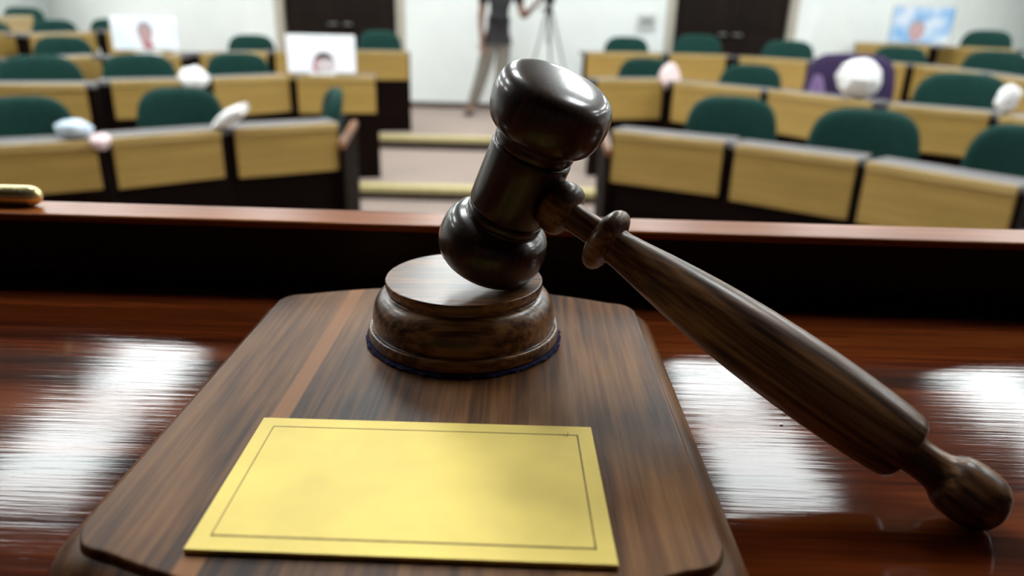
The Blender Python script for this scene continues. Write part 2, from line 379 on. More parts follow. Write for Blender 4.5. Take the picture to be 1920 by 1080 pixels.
# tiny paper crumbs on the desk
for (u, v, s, lab) in ((1470,776,.0011,'tiny white crumb on the desk just below the gavel handle, upper of two'), (1465,797,.0008,'smaller white crumb on the desk below the gavel handle, lower of two')):
    p = atz(u, v, DESK); bm = bmesh.new(); bmesh.ops.create_icosphere(bm, subdivisions=1, radius=s)
    for vv in bm.verts: vv.co *= random.uniform(.7, 1.2); vv.co.z *= .5
    me = bpy.data.meshes.new('paper_crumb'); bm.to_mesh(me); bm.free(); me.materials.append(M['paper'])
    o = bpy.data.objects.new('paper_crumb', me); C.objects.link(o); o.location = (p.x, p.y, DESK+s*.4); tag(o, lab, 'crumb', 'white crumbs on the desk')

# ================================================================== CHAMBER
L0, L1, L2, L3, L4 = 0., .10, .22, .33, .46
# ---- desks
desk_count = [0]
DESKS = {}
def build_desk(gl, gr, key, l, r, drop, hpx, floor, label, group, g=.045, end=None, depth=.20):
    top = CAMZ - drop
    a = atz(*l, top); c = atz(*r, top); w = (c-a).length
    ang = math.atan2(c.y-a.y, c.x-a.x)
    mid = (a+c)/2; dep = (mid-EYE).dot(FW)
    # panel height from its pixel height at mid
    h = hpx*dep/F/math.cos(math.radians(10))
    root = tag(empty('member_desk', (a.x, a.y, floor), ang), label, 'desk', group)
    H = top - floor
    b = MB(); b.box(-gl, w+gr, .025, .05, 0, H-.03); b.box(-gl, -gl+.02, .05, .10, 0, H-.03); b.box(w+gr-.02, w+gr, .05, .10, 0, H-.03); b.box(-gl+.02, w+gr-.02, .05, .12, H-.10, H-.03)
    b.build('carcass', M['dark_wood'], root)
    b = MB().box(0, w, 0, .025, H-.036-h+.036, H-.037); b.build('front_panel', M['tan'], root, bevel=.004)
    b = MB().box(-gl, w+gr, .012, depth+.02, H-.03, H); b.build('desktop', M['grey_top'], root, bevel=.004)
    b = MB().box(-.0, w, -.008, .012, H-.036, H+.001); tag(b.build('edge_strip', M['tan_edge'], root, bevel=.003), 'pale tan front edge of the desktop')
    if end:
        # the end panel runs along the aisle, with a sloping brown cap on it
        ex, ey = math.sin(ang), math.cos(ang); x0 = w+gr-.016 if end == 'r' else -gl-.014
        def slab_(name, poly, mtl, t0, t1, bev=0):
            b = MB(); q = lambda t, y, z: Vector((x0 + t*ey + y*ex, -t*ex + y*ey, z))
            b.rings([[q(t0, y, z) for y, z in poly], [q(t1, y, z) for y, z in poly]]); return b.build(name, mtl, root, bevel=bev)
        slab_('end_panel', [(-.02, 0), (.36, 0), (.36, H-.07), (-.02, H-.14)], M['dark_wood'], 0, .03)
        tag(slab_('end_cap', [(-.03, H-.139), (.37, H-.069), (.37, H-.030), (-.03, H-.100)], M['brown_cap'], -.004, .036, .006), 'reddish brown sloping cap')
    DESKS[key] = (root, a, c, w, ang, top)
    return root
SPECS = []
def desk(*a, **k): SPECS.append((a, k))
G1, G2, G3, G4 = 'tan fronted desks, front row', 'tan fronted desks, second row', 'tan fronted desks, third row', 'tan fronted desks, back rows'
desk('L1a', (-40,275), (178,263), .56, 95, L0, 'front row left desk above the brass bar, cut by the photo edge', G1)
desk('L1b', (208,259), (413,244), .56, 92, L0, 'front row left desk in front of the fully seen green chair', G1)
desk('L1c', (439,241), (632,231), .56, 90, L0, 'front row left desk ending at the aisle with brown end cap', G1, end='r')
desk('R1a', (1150,245), (1358,266), .56, 99, L0, 'front row right desk beginning at the aisle beside the gavel head', G1, end='l')
desk('R1b', (1380,271), (1608,299), .56, 110, L0, 'front row right desk, second from the aisle', G1)
desk('R1c', (1626,303), (1910,350), .56, 125, L0, 'front row right desk, largest, farthest from the aisle', G1)
desk('L2a', (-30,158), (158,158), .455, 74, L1, 'second row left desk cut by the photo edge, before a wide dark gap', G2)
desk('L2b', (207,152), (379,148.5), .45, 68, L1, 'second row left desk right of the wide dark gap', G2)
desk('L2c', (399,147), (541,141), .45, 68, L1, 'second row left desk just left of the bright white monitor', G2, g=.03)
desk('L2d', (556,142), (703,143), .45, 68, L1, 'second row left desk holding the white monitor, at the aisle', G2, g=.03, end=None)
desk('R2a', (1122,149), (1244,149), .45, 72, L1, 'second row right desk next to the aisle, partly behind the gavel head', G2)
desk('R2b', (1264,153), (1425,168), .45, 75, L1, 'second row right desk between pink tissue and front green chair', G2)
desk('R2c', (1442,169), (1635,191), .45, 80, L1, 'second row right desk in front of the purple jacket', G2)
desk('R2d', (1667,196), (1858,212), .45, 82, L1, 'second row right desk right of the purple jacket', G2)
desk('R2e', (1876,216), (2060,240), .45, 84, L1, 'second row right desk at the right photo edge, mostly hidden', G2)
desk('L3a', (40,112), (188,104), .36, 50, L2, 'third row left desk behind the leftmost second row chair', G3)
desk('L3b', (222,106), (338,103), .345, 40, L2, 'third row left desk under the pale monitor with a face', G3)
desk('L3c', (375,99), (500,97), .345, 46, L2, 'third row left desk right of the crumpled paper', G3)
desk('L3d', (516,96), (638,95), .34, 50, L2, 'third row left desk hidden behind the white monitor', G3, g=.02)
desk('L3e', (646,95), (765,97), .34, 51, L2, 'third row left desk at the aisle, in front of the left door', G3, g=.02)
desk('R3a', (1102,98), (1240,100), .34, 50, L2, 'third row right desk at the aisle, left of the right door', G3)
desk('R3b', (1258,101), (1362,104), .34, 50, L2, 'third row right desk in front of the right door', G3)
desk('R3c', (1388,106), (1513,114), .34, 52, L2, 'third row right desk just left of the purple jacket', G3)
desk('R3d', (1596,112), (1698,120), .34, 66, L2, 'third row right desk partly behind the purple jacket', G3)
desk('R3e', (1716,121), (1840,137), .34, 68, L2, 'third row right desk right of a narrow dark gap', G3)
desk('R3f', (1858,140), (2000,160), .34, 72, L2, 'third row right desk cut by the right photo edge', G3)
desk('L4a', (-60,62), (28,61), .27, 50, L3, 'fourth row desk cut by the left photo edge', G4)
desk('L4b', (57,64), (178,60), .27, 40, L3, 'fourth row left desk behind the third row chair', G4)
desk('L4c', (200,57), (320,57), .25, 48, L3, 'fourth row left desk behind the pale monitor with a face', G4)
desk('R4a', (1605,79), (1742,85), .175, 36, L3, 'fourth row right desk carrying the blue monitor', G4)
desk('R4b', (1762,86), (1905,93), .185, 40, L3, 'fourth row right desk below the highest right chair', G4)
desk('L5a', (-20,32), (60,30), .135, 42, L4, 'topmost left desk near the upper left photo corner', G4)

def ends(spec):
    (key, l, r, drop), k = spec[0][:4], spec[1]
    return atz(*l, CAMZ-drop), atz(*r, CAMZ-drop)
for i_, sp in enumerate(SPECS):         # dark posts fill most of the gap to each neighbour
    key = sp[0][0]; a, c = ends(sp); th = math.atan2(c.y-a.y, c.x-a.x); g2 = [.02, .02]
    for side, j in ((0, i_-1), (1, i_+1)):
        if 0 <= j < len(SPECS) and SPECS[j][0][0][:2] == key[:2]:
            a2, c2 = ends(SPECS[j]); th2 = math.atan2(c2.y-a2.y, c2.x-a2.x)
            gap = (a-c2).length if side == 0 else (a2-c).length
            turn = (th-th2) if side == 0 else (th2-th)
            g2[side] = max(.004, min(.085, gap/2 - .006 - max(0, .34*math.tan(turn/2)) - max(0, .03*math.tan(-turn/2))))
    build_desk(g2[0], g2[1], *sp[0], **sp[1])

# ---- chairs
def backrest_mesh():
    b = MB(); n = 40
    def outl(s):
        pts = []
        for i in range(n):
            a = 2*PI*i/n; ca, sa = math.cos(a), math.sin(a); e = .55
            x = .26*math.copysign(abs(ca)**e, ca); z = .19*math.copysign(abs(sa)**e, sa)
            x *= 1 - .10*max(0, z/.19) - .16*max(0, -z/.19)**2
            pts.append((x*s, z*s if s > .99 else z*(1-(1-s)*1.3)))
        return pts
    rr = []
    for s, y in ((.55,-.030),(.85,-.030),(.96,-.022),(1,0),(.96,.022),(.85,.030),(.55,.030)):
        rr.append([Vector((x, y - .9*x*x + .02*(z/.19), .70+z)) for x, z in outl(s)])
    b.rings(rr); return b
def make_chair():
    r = empty('swivel_chair')
    backrest_mesh().build('backrest', M['green'], r, smooth=True, angle=70)
    b = MB(); n = 32
    def ou(s): return [(.25*s*math.copysign(abs(math.cos(2*PI*i/n))**.5, math.cos(2*PI*i/n)), .22*s*math.copysign(abs(math.sin(2*PI*i/n))**.5, math.sin(2*PI*i/n))) for i in range(n)]
    b.rings([[Vector((x, y*.82-.20, z)) for x, y in ou(s)] for s, z in ((.6,.40),(.94,.40),(1,.42),(1,.455),(.95,.475),(.6,.482))])
    b.build('seat', M['green'], r, smooth=True, angle=70)
    MB().tube([(0,-.20,.385),(0,.02,.39),(0,.055,.44),(0,.058,.62),(0,.035,.72)], .022, 10).build('back_stem', M['chair_metal'], r, smooth=True)
    MB().lathe([(.05,.03),(.10,.03),(.12,.02),(.38,.02),(.385,.09),(.40,.09)], 20, Matrix.Translation((0,-.20,0))).build('pedestal', M['chair_metal'], r, smooth=True, angle=40)
    for k in range(5):
        a = 2*PI*k/5 + PI/2; d = Vector((math.cos(a), math.sin(a), 0)); p = Vector((0,-.20,0))
        b = MB().tube([p+d*.02+Vector((0,0,.085)), p+d*.13+Vector((0,0,.075)), p+d*.23+Vector((0,0,.055))], [.022,.018,.013], 8)
        b.tube([p+d*.23+Vector((-.012*d.y,.012*d.x,.025)), p+d*.23-Vector((-.012*d.y,.012*d.x,-.025))], .025, 12)
        b.build('leg', M['chair_metal'], r, smooth=True)
    return r
chair0 = make_chair(); tag(chair0, 'x', 'chair'); used = [False]
def chair(u, v, key, floor, label, group, rot=None, wpx=None, off=.56):
    # its backrest stands a fixed distance behind the front edge of the desk it belongs to
    root, a, c, wd, ang, top = DESKS[key]
    nn = Vector((-math.sin(ang), math.cos(ang), 0)); d = ray(u, v); depth = (a + nn*off - EYE).dot(nn)/d.dot(nn)
    p = EYE + d*depth
    if p.y > 9.55 and abs(p.x) < 3.5: p = EYE + d*(9.55/d.y); depth = (p-EYE).dot(FW)
    rz = (math.atan2(-p.x*.8, p.y-1.0)) if rot is None else rot     # its front turned towards the rostrum
    zs = (p.z - floor)/.888
    if not used[0]: o = chair0; used[0] = True; o.location = (p.x, p.y, floor); o.rotation_euler = (0,0,rz); o['label'] = label; o['group'] = group
    else: o = dup(chair0, (p.x, p.y, floor), rz, label, group)
    sx = 1. if wpx is None else min(1.15, max(.8, wpx*depth/F/.50/max(.6, math.cos(rz-math.atan2(-p.x, p.y)))))
    o.scale = (sx, 1, zs)
    return o
K1, K2, K3 = 'green chairs, front row', 'green chairs, second row', 'green chairs, back rows'
chair(37,181, 'L1a', L0, 'green chair above the brass bar, cut by the left photo edge', K1, wpx=160)
chair(333,164, 'L1b', L0, 'green front row chair seen whole between two white paper scraps', K1, wpx=150)
chair(628,165, 'L1c', L0, 'green front row chair turned edge-on by the aisle', K1, rot=math.radians(-72))
chair(1377,181, 'R1a', L0, 'green front row chair right of the gavel head, nearest the aisle', K1, wpx=163)
chair(1630,205, 'R1b', L0, 'largest green chair, below the white bag and purple jacket', K1, wpx=190)
chair(1932,236, 'R1c', L0, 'green front row chair cut by the right photo edge', K1, wpx=180)
chair(68,104, 'L2a', L1, 'second row green chair at the left photo edge', K2, wpx=140)
chair(257,101, 'L2b', L1, 'second row green chair below the pale monitor with a face', K2, wpx=126)
chair(444,99, 'L2c', L1, 'second row green chair between crumpled paper and white monitor', K2, wpx=112)
chair(1212,109, 'R2a', L1, 'second row green chair left of the pink tissue', K2, wpx=100)
chair(1410,121, 'R2b', L1, 'second row green chair right of the pink tissue', K2, wpx=112)
chair(1810,137, 'R2d', L1, 'second row green chair beside the white upright paper on the right', K2, wpx=155)
chair(115,68, 'L3a', L2, 'third row green chair, directly above the leftmost second row chair', K3, wpx=98)
chair(470,65, 'L3c', L2, 'third row green chair left of the left door', K3, wpx=85)
chair(712,58, 'L3e', L2, 'dim green chair in front of the left door', K3, wpx=80)
chair(1176,69, 'R3a', L2, 'third row green chair under the grey wall plate', K3, wpx=82)
chair(1310,65, 'R3b', L2, 'third row green chair in front of the left half of the right door', K3, wpx=98)
chair(1480,76, 'R3c', L2, 'third row green chair at the right edge of the right door', K3, wpx=95)
chair(1690,87, 'R3d', L2, 'third row green chair below the blue monitor', K3, wpx=110, off=.66)
chair(1872,95, 'R3e', L2, 'third row green chair at the right, under the highest right chair', K3, wpx=112, off=.66)
chair(100,37, 'L4b', L3, 'fourth row green chair left of the pale monitor, third up its column', K3, wpx=76)
chair(207,35, 'L4c', L3, 'green chair half hidden by the left edge of the pale monitor', K3, wpx=72)
chair(-22,41, 'L4a', L3, 'green chair whose edge just shows at the left photo edge', K3, wpx=72)
chair(1854,57, 'R4b', L3, 'highest green chair on the right, right of the blue monitor', K3, wpx=95, off=.62)
chair(42,13, 'L5a', L4, 'topmost green chair at the upper left photo corner', K3, wpx=66, off=.42)

# ---- papers and small things on the desks
def crumple(u, v, depth, w, h, z, label, mtl, name='crumpled_paper', cat='paper', group=None, seed=1, tilt=0.):
    rnd = random.Random(seed); p = atd(u, v, depth)
    bm = bmesh.new(); bmesh.ops.create_icosphere(bm, subdivisions=2, radius=1)
    dirs = [Vector((rnd.uniform(-1,1), rnd.uniform(-1,1), rnd.uniform(-1,1))).normalized() for _ in range(9)]
    for vv in bm.verts:
        k = .78 + sum(.30*abs(math.sin(3.3*vv.co.dot(d)+i)) for i, d in enumerate(dirs))/3 + rnd.uniform(-.06, .06)
        vv.co *= k
    R_ = Matrix.Rotation(tilt, 3, 'Y')
    for vv in bm.verts:
        c = R_ @ Vector((vv.co.x*w/2, vv.co.y*w*.4, vv.co.z*h/2)); vv.co = c
    zmin = min(vv.co.z for vv in bm.verts)
    me = bpy.data.meshes.new(name); bm.to_mesh(me); bm.free(); me.materials.append(mtl)
    o = bpy.data.objects.new(name, me); C.objects.link(o); o.location = (p.x, p.y, z - zmin + .0015)
    return tag(o, label, cat, group)
def on(key, t, y):          # point on a desk's top: t along the front edge, y back from it
    root, a, c, w, ang, top = DESKS[key]
    d = (c-a).normalized(); n = Vector((-d.y, d.x, 0)); return a + d*(t*w) + n*y
def depth_of(p): return (p-EYE).dot(FW)
def px(p):
    q = p-EYE; z = q.dot(FW); return CX+F*q.dot(RT)/z, CY-F*q.dot(UP)/z
def paper_on(key, u, y, wpx, hpx, label, mtl, seed, tilt=0., name='crumpled_paper', cat='paper'):
    root, a, c, w, ang, top = DESKS[key]
    best = min((abs(px(on(key, t/100, y))[0]-u), t/100) for t in range(-12, 113))[1]
    p = on(key, best, y); d = depth_of(p); s = d/F
    uu, vv = px(p); o = crumple(uu, vv, d, wpx*s, hpx*s, top, label, mtl, name, cat, 'white papers on the desks', seed, tilt)
    return o
paper_on('L1a', 143, .09, 50, 26, 'bluish white crumpled paper on the front row left desk', M['blue_paper'], 3)
paper_on('L1b', 436, .0, 58, 20, 'white folded paper leaning across the gap between front left desks', M['paper'], 5, tilt=-.55)
paper_on('R2d', 1884, .0, 30, 40, 'white upright crumpled paper at the right edge of the second row', M['paper'], 9, tilt=.25)

def drape(key, u, wpx, up, dn, label, mtl, seed, name='draped_paper', cat='paper'):
    # crumpled sheet lying on the desk and hanging a little over its front edge
    rnd = random.Random(seed); root, a, c, w, ang, top = DESKS[key]
    best = min((abs(px(on(key, t/200, 0))[0]-u), t/200) for t in range(-50, 250))[1]
    p = on(key, best, 0); d = depth_of(p)/F; W_, U_, D_ = wpx*d, up*d, dn*d
    b = MB(); rr = []; n = 9
    for k in range(n):
        q_ = 2*k/(n-1)-1; sc_ = math.sqrt(max(.05, 1-.9*q_*q_)); j = lambda s=.2: 1+rnd.uniform(-s, s)
        x = q_*W_/2
        rr.append([Vector((x, y, z)) for y, z in ((-.011, -D_*sc_*j()), (-.011, .002), (.10*sc_+.02, .002), (.085*sc_*j()+.015, U_*sc_*.55*j()), (.03, U_*sc_*j(.12)+.004),
                   (-.012, U_*sc_*.75*j()+.004), (-.012-.035*sc_*j(), -.05*D_), (-.012-.03*sc_*j(.4), -D_*.6*sc_), (-.018, -D_*sc_*1.05))])
    b.rings(rr); o = b.build(name, mtl, None); o.location = (p.x, p.y, top+.002); o.rotation_euler = (0,0,ang)
    return tag(o, label, cat, 'white papers on the desks')
drape('L1a', 188, 34, 8, 18, 'pinkish white tissue draped over the desk edge beside the bluish paper', M['pink_paper'], 4, 'draped_tissue', 'tissue')
drape('L2b', 364, 52, 22, 17, 'white crumpled paper draped over the edge between second row left desks', M['paper'], 6)
drape('R2a', 1257, 38, 29, 20, 'round pink tissue draped over the second row right desk by the aisle', M['pink_paper'], 8, 'draped_tissue', 'tissue')

# white bag and purple jacket over a chair on the right
root, a_, c_, w_, ang_, top_ = DESKS['R2c']
jc = chair(1598,116, 'R2c', L1, 'green second row chair hidden under the purple jacket', K2, off=.70)
jk = tag(empty('jacket', jc.location, jc.rotation_euler.z), 'purple jacket with lilac lining hung over a chair behind the second row', 'jacket')
b = MB(); n = 44; rr = []
hs = jc.scale.z
for k, (zz, wx, wy) in enumerate(((.56,.31,.085),(.60,.315,.082),(.74,.31,.075),(.84,.295,.066),(.895,.265,.055),(.925,.20,.040),(.935,.08,.02))):
    loop = []
    for i in range(n):
        a = 2*PI*i/n; f = 1 + .06*math.sin(9*a+1.3*k*.3)*max(0, (.9-zz))*2
        x = wx*math.copysign(abs(math.cos(a))**.7, math.cos(a))*f
        y = wy*math.copysign(abs(math.sin(a))**.7, math.sin(a))*f - .9*x*x
        loop.append(Vector((x, y, zz*hs)))
    rr.append(loop)
b.rings(rr, cap=False); nn_ = len(rr[0]); b.f.append(tuple(range((len(rr)-1)*nn_, len(rr)*nn_))); b.mi.append(0)
jb = b.build('jacket_body', M['purple'], jk, smooth=True, angle=80); sd = jb.modifiers.new('Cloth thickness', 'SOLIDIFY'); sd.thickness = .008; sd.offset = 1
b = MB(); rr = []
for zz, x0, x1, th in ((.57,-.28,-.12,.010),(.64,-.285,-.14,.012),(.74,-.27,-.17,.010),(.80,-.25,-.20,.006)):
    f = lambda x: -.9*x*x - .100 - .006*math.sin(60*x)
    xs = [x0 + (x1-x0)*k/8 for k in range(9)]
    rr.append([Vector((x, f(x)-th, zz*hs)) for x in xs] + [Vector((x, f(x)+.012, zz*hs)) for x in reversed(xs)])
b.rings(rr); tag(b.build('lining', M['lilac'], jk, smooth=True, angle=80), 'pale lilac lining flap')
o = paper_on('R2c', 1604, .07, 60, 56, 'round white crumpled bag standing before the purple jacket', M['paper'], 12, .12, 'paper_bag', 'bag')
del o['group']
# ---- monitors
def monitor(key, u0, u1, v0, label, scr, face, yoff, bez=M['white_plastic'], bottom=.05):
    root, a, c, w, ang, top = DESKS[key]
    uc = (u0+u1)/2
    best = min((abs(px(on(key, t/100, yoff))[0]-uc), t/100) for t in range(-30, 131))[1]
    p = on(key, best, yoff); d = depth_of(p)
    wd = (u1-u0)*d/F; ztop = atd(uc, v0, d).z
    t = tag(empty('monitor', (p.x, p.y, top+.0015), math.atan2(-p.x*.9, p.y)), label, 'monitor', 'lit monitors on the desks')
    z0, z1 = bottom, ztop-top
    b = MB().box(-wd/2, wd/2, 0, .035, z0, z1); b.build('screen_case', bez, t, bevel=.012, seg=3)
    bw = .010
    b = MB().box(-wd/2+bw, wd/2-bw, -.0015, .001, z0+bw, z1-bw); s_ = b.build('screen', scr, t)
    hh = z1-z0-2*bw; zc = z0+bw
    def ell(name, x, z, rx, rz, mtl, y, zlo=-9):
        b = MB(); pts = []
        for i in range(28):
            aa = 2*PI*i/28; pts.append((x+rx*math.cos(aa), max(zlo, z+rz*math.sin(aa))))
        b.rings([[Vector((x_, y, z_)) for x_, z_ in pts], [Vector((x_, y-.0006, z_)) for x_, z_ in pts]])
        b.build(name, mtl, s_)
    for k, (name, fx, fz, rx, rz, mtl, flo) in enumerate(face):
        ell(name, fx*wd/2, zc+fz*hh, rx*hh, rz*hh, mtl, -.0017-.0008*k, zc+flo*hh)
    b = MB().box(-.025, .025, .036, .05, .01, (z0+z1)/2); b.build('stand_neck', bez, t)
    b = MB().box(-.10, .10, -.05, .11, 0, .012); b.build('stand_foot', bez, t, bevel=.005)
    return t
monitor('L3b', 221, 334, 31, 'pale monitor showing a grey haired face, on the left third row', M['scr_pale'],
        [('pictured_hair', 0,.58,.24,.30,M['scr_grey'],.02), ('pictured_face', 0,.42,.19,.34,M['scr_face'],.02), ('pictured_collar', .05,.12,.17,.14,M['scr_red'],.01)], .10, bottom=.03)
monitor('L2d', 543, 668, 65, 'bright white monitor showing a dark haired masked face, at the aisle', M['scr_white'],
        [('pictured_hair', .06,.27,.30,.29,M['scr_hair'],.01), ('pictured_face', .0,.16,.29,.24,M['scr_red'],.01), ('pictured_mask', .12,.19,.29,.19,M['scr_mask'],.01)], .05, bottom=.012)
monitor('R4a', 1668, 1771, 12, 'blue monitor showing a pinkish face, on the right fourth row', M['scr_blue'],
        [('pictured_hair', -.12,.36,.22,.28,M['scr_grey'],.01), ('pictured_face', -.10,.30,.18,.26,M['scr_face'],.01)], .05, bez=M['tripod_metal'], bottom=.012)

# ================================================================== ROOM
WY = 9.87
def floorpoly(z0, z1, front, mats, name='floor', back=None):
    poly = [(x, y) for x, y in front] + (back or [(8.99, 15.4), (-8.99, 15.4)])
    b = MB(); n = len(poly)
    b.rings([[Vector((x,y,z0)) for x,y in poly], [Vector((x,y,z1)) for x,y in poly]])
    b.mi = [1]*len(b.f); b.mi[-1] = 0; b.mi[-2] = 1
    return struct(b.build(name, mats))
struct(MB().box(-9, 9, -3, 15.4, -.1, 0).build('floor', M['carpet']))
def line(keys, off):
    pts = []
    for k in keys:
        root, a, c, w, ang, top = DESKS[k]; d = (c-a).normalized(); n = Vector((-d.y, d.x, 0))
        for p in (a - d*.05, c + d*.05): q = p - n*off; pts.append((q.x, q.y))
    return pts
def clean(pts):
    out = []
    for p in sorted(pts):
        if not out or p[0]-out[-1][0] > .06: out.append(p)
    return out
y1 = atz(780,352,L1).y; y2 = atz(800,258,L2).y
l = clean(line(['L2a','L2b','L2c'], .06)); r = clean(line(['R2b','R2c','R2d','R2e'], .06))
l = [p for p in l if p[1] < y1-.02 and p[0] < -1.4]; r = [p for p in r if p[1] < y1-.02 and p[0] > 1.15]
front1 = [(-8.99, l[0][1]-.8)] + l + [(-1.25, y1), (1.0, y1)] + r + [(8.99, r[-1][1]-2)]
floorpoly(0, L1, front1, [M['carpet'], M['riser']])
l = clean(line(['L3a','L3b','L3c','L3d'], .06)); r = clean(line(['R3b','R3c','R3d','R3e','R3f'], .06))
l = [p for p in l if p[1] < y2-.02 and p[0] < -1.7]; r = [p for p in r if p[1] < y2-.02 and p[0] > 1.5]
front2 = [(-8.99, l[0][1]-.8)] + l + [(-1.5, y2), (1.25, y2)] + r + [(8.99, r[-1][1]-2)]
floorpoly(L1, L2, front2, [M['carpet'], M['riser']])
# raised back tiers in the wings
l = clean(line(['L4a','L4b','L4c'], .06))
e = l[-1]
floorpoly(L2, L3, [(-8.99, l[0][1]-.8)] + l + [(e[0]+.15, e[1]), (e[0]+.15, 15.4), (-8.99, 15.4)], [M['carpet'], M['riser']], back=[(-8.995,15.39)])
l5 = clean(line(['L5a'], .06)); e = l5[-1]
floorpoly(L3, L4, [(-8.99, l5[0][1]-.6)] + l5 + [(e[0]+.15, e[1]), (e[0]+.15, 15.4), (-8.99, 15.4)], [M['carpet'], M['riser']], back=[(-8.995,15.39)])
r = clean(line(['R4a','R4b'], .06)); s0 = r[0]
floorpoly(L2, L3, [(s0[0]-.15, 15.4), (s0[0]-.15, s0[1])] + r + [(8.99, r[-1][1]-1)], [M['carpet'], M['riser']], back=[(8.99,15.4)])
for k, (yy, z, x0, x1) in enumerate(((y1, L1, -1.22, .98), (y2, L2, -1.48, 1.23))):
    struct(MB().box(x0, x1, yy-.02, yy+.13, z-.035, z+.006).build('trim_%d' % (k+1), M['nosing'], bevel=.005))
# walls
CZ = CAMZ + 2.2
d1a = atd(527, 40, 1); 
def onwall(u, v): d = ray(u, v); return EYE + d*(WY/d.y)
dx = [(onwall(527,40).x, onwall(749,40).x), (onwall(1259,40).x, onwall(1484,40).x)]
DH = L2 + 2.25
wx0, wx1 = dx[0][0]-.45, dx[1][1]+.3
b = MB()
xs = [wx0, dx[0][0], dx[0][1], dx[1][0], dx[1][1], wx1]
for k in (0, 2, 4): b.box(xs[k], xs[k+1], WY, WY+.15, 0, CZ)
for k in (1, 3): b.box(xs[k], xs[k+1], WY, WY+.15, DH, CZ)
struct(b.build('wall_back', M['wall']))
def slab(name, p, q, mtl, t=.15):
    d = Vector((q[0]-p[0], q[1]-p[1], 0)).normalized(); n = Vector((-d.y, d.x, 0))*t
    poly = [p, q, (q[0]+n.x, q[1]+n.y), (p[0]+n.x, p[1]+n.y)]
    return struct(MB().prism(poly, 0, CZ).build(name, mtl))
slab('wall_back_left', (-9.0, 15.2), (wx0, WY), M['wall']); slab('wall_back_right', (wx1, WY), (9.0, 13.3), M['wall'])
for nm, x0 in (('left', -9.15), ('right', 9.0)):
    struct(MB().box(x0, x0+.15, 2, 15.4, 0, CZ).build('wall_'+nm, M['wall'])); struct(MB().box(x0, x0+.15, -3, 2, 0, CZ).build('wall_'+nm+'_added_dark', M['bounce_dark']))  # near part of each side wall added dark, out of view, to cut bounce
struct(MB().box(-9, 9, -3.15, -3, 0, CZ).build('wall_rear', M['bounce_dark']))  # unseen rear wall kept dark so the gavel front stays dim
struct(MB().box(-9, 9, 1.1, 15.4, CZ, CZ+.1).build('ceiling', M['ceil']))
struct(MB().box(-9, 9, -3, 1.1, CZ, CZ+.1).build('ceiling_added_dark', M['bounce_dark']))  # invented dark ceiling, unseen, stops bounce onto the gavel front
for k, (a, c) in enumerate(dx):
    r_ = struct(empty('door_%d' % (k+1), ((a+c)/2, WY, L2)))
    hwid = (c-a)/2
    for s in (-1, 1):
        lo, hi = (-hwid+.045, -.004) if s < 0 else (.004, hwid-.045)
        b = MB().box(lo, hi, .04, .09, .005, 2.2)
        for z0, z1 in ((.15,.95),(1.10,2.05)): b.box(lo+.12, hi-.12, .028, .04, z0, z1)
        lf = b.build('door_leaf', M['door_wood'], r_, bevel=.006)
        xh = -.05 if s < 0 else .05
        MB().tube([(xh,.04,1.02),(xh,-.02,1.02),(xh+s*.10,-.02,1.02)], .009, 10).build('door_handle', M['tripod_metal'], lf, smooth=True)
    b = MB(); b.box(-hwid-.07, -hwid+.04, -.02, .12, 0, 2.29); b.box(hwid-.04, hwid+.07, -.02, .12, 0, 2.29); b.box(-hwid+.04, hwid-.04, -.02, .12, 2.21, 2.29)
    b.build('door_frame', M['door_frame'], r_, bevel=.008)
b = MB()
for x0, x1 in ((wx0, dx[0][0]-.075), (dx[0][1]+.075, dx[1][0]-.075), (dx[1][1]+.075, wx1)): b.box(x0, x1, WY-.015, WY-.001, L2+.001, L2+.075)
struct(b.build('baseboard_back', M['base'], bevel=.004))
p = onwall(1212, 41)
sp = tag(empty('wall_plate', (p.x, WY, p.z)), 'small grey plate on the white wall left of the right door', 'wall plate')
MB().box(-.12, .12, -.03, -.001, -.095, .095).build('plate_case', M['grey_plate'], sp, bevel=.006)
MB().box(-.08, .08, -.036, -.030, -.03, .04).build('plate_panel', M['tripod_metal'], sp, bevel=.003)
# ceiling lights
def ceil_light(x, y, label):
    t = tag(empty('ceiling_light', (x, y, CZ)), label, 'ceiling light', 'rectangular ceiling lights')
    b = MB()
    for (x0,x1,y0,y1_) in ((-.33,.33,-.49,-.46),(-.33,.33,.46,.49),(-.33,-.30,-.46,.46),(.30,.33,-.46,.46)): b.box(x0,x1,y0,y1_,-.03,-.001)
    b.build('light_frame', M['light_frame'], t)
    MB().box(-.30,.30,-.46,.46,-.02,-.012).build('diffuser', M['diffuser'], t)
for x in (-4.7,-2.6,-.5,1.6,3.7,5.8):
    for y in (1.75, 3.68, 4.80, 7.2, 8.3):
        ceil_light(x, y, 'white rectangular ceiling light panel mirrored in the polished desk' if y in (3.68, 4.80) and x in (-2.6, 1.6, 3.7) else 'white rectangular ceiling light panel out of view above the chamber')

for x, y in ((-6.8,8.3),(-6.8,10.3),(-4.7,10.0),(-7.9,12.2),(-6.3,11.5),(-8.0,9.2),(5.8,9.7),(7.9,8.3),(7.9,10.3)): ceil_light(x, y, 'white rectangular ceiling light panel added out of view to brighten the wing walls')  # extra unseen panels added to whiten the angled wing walls

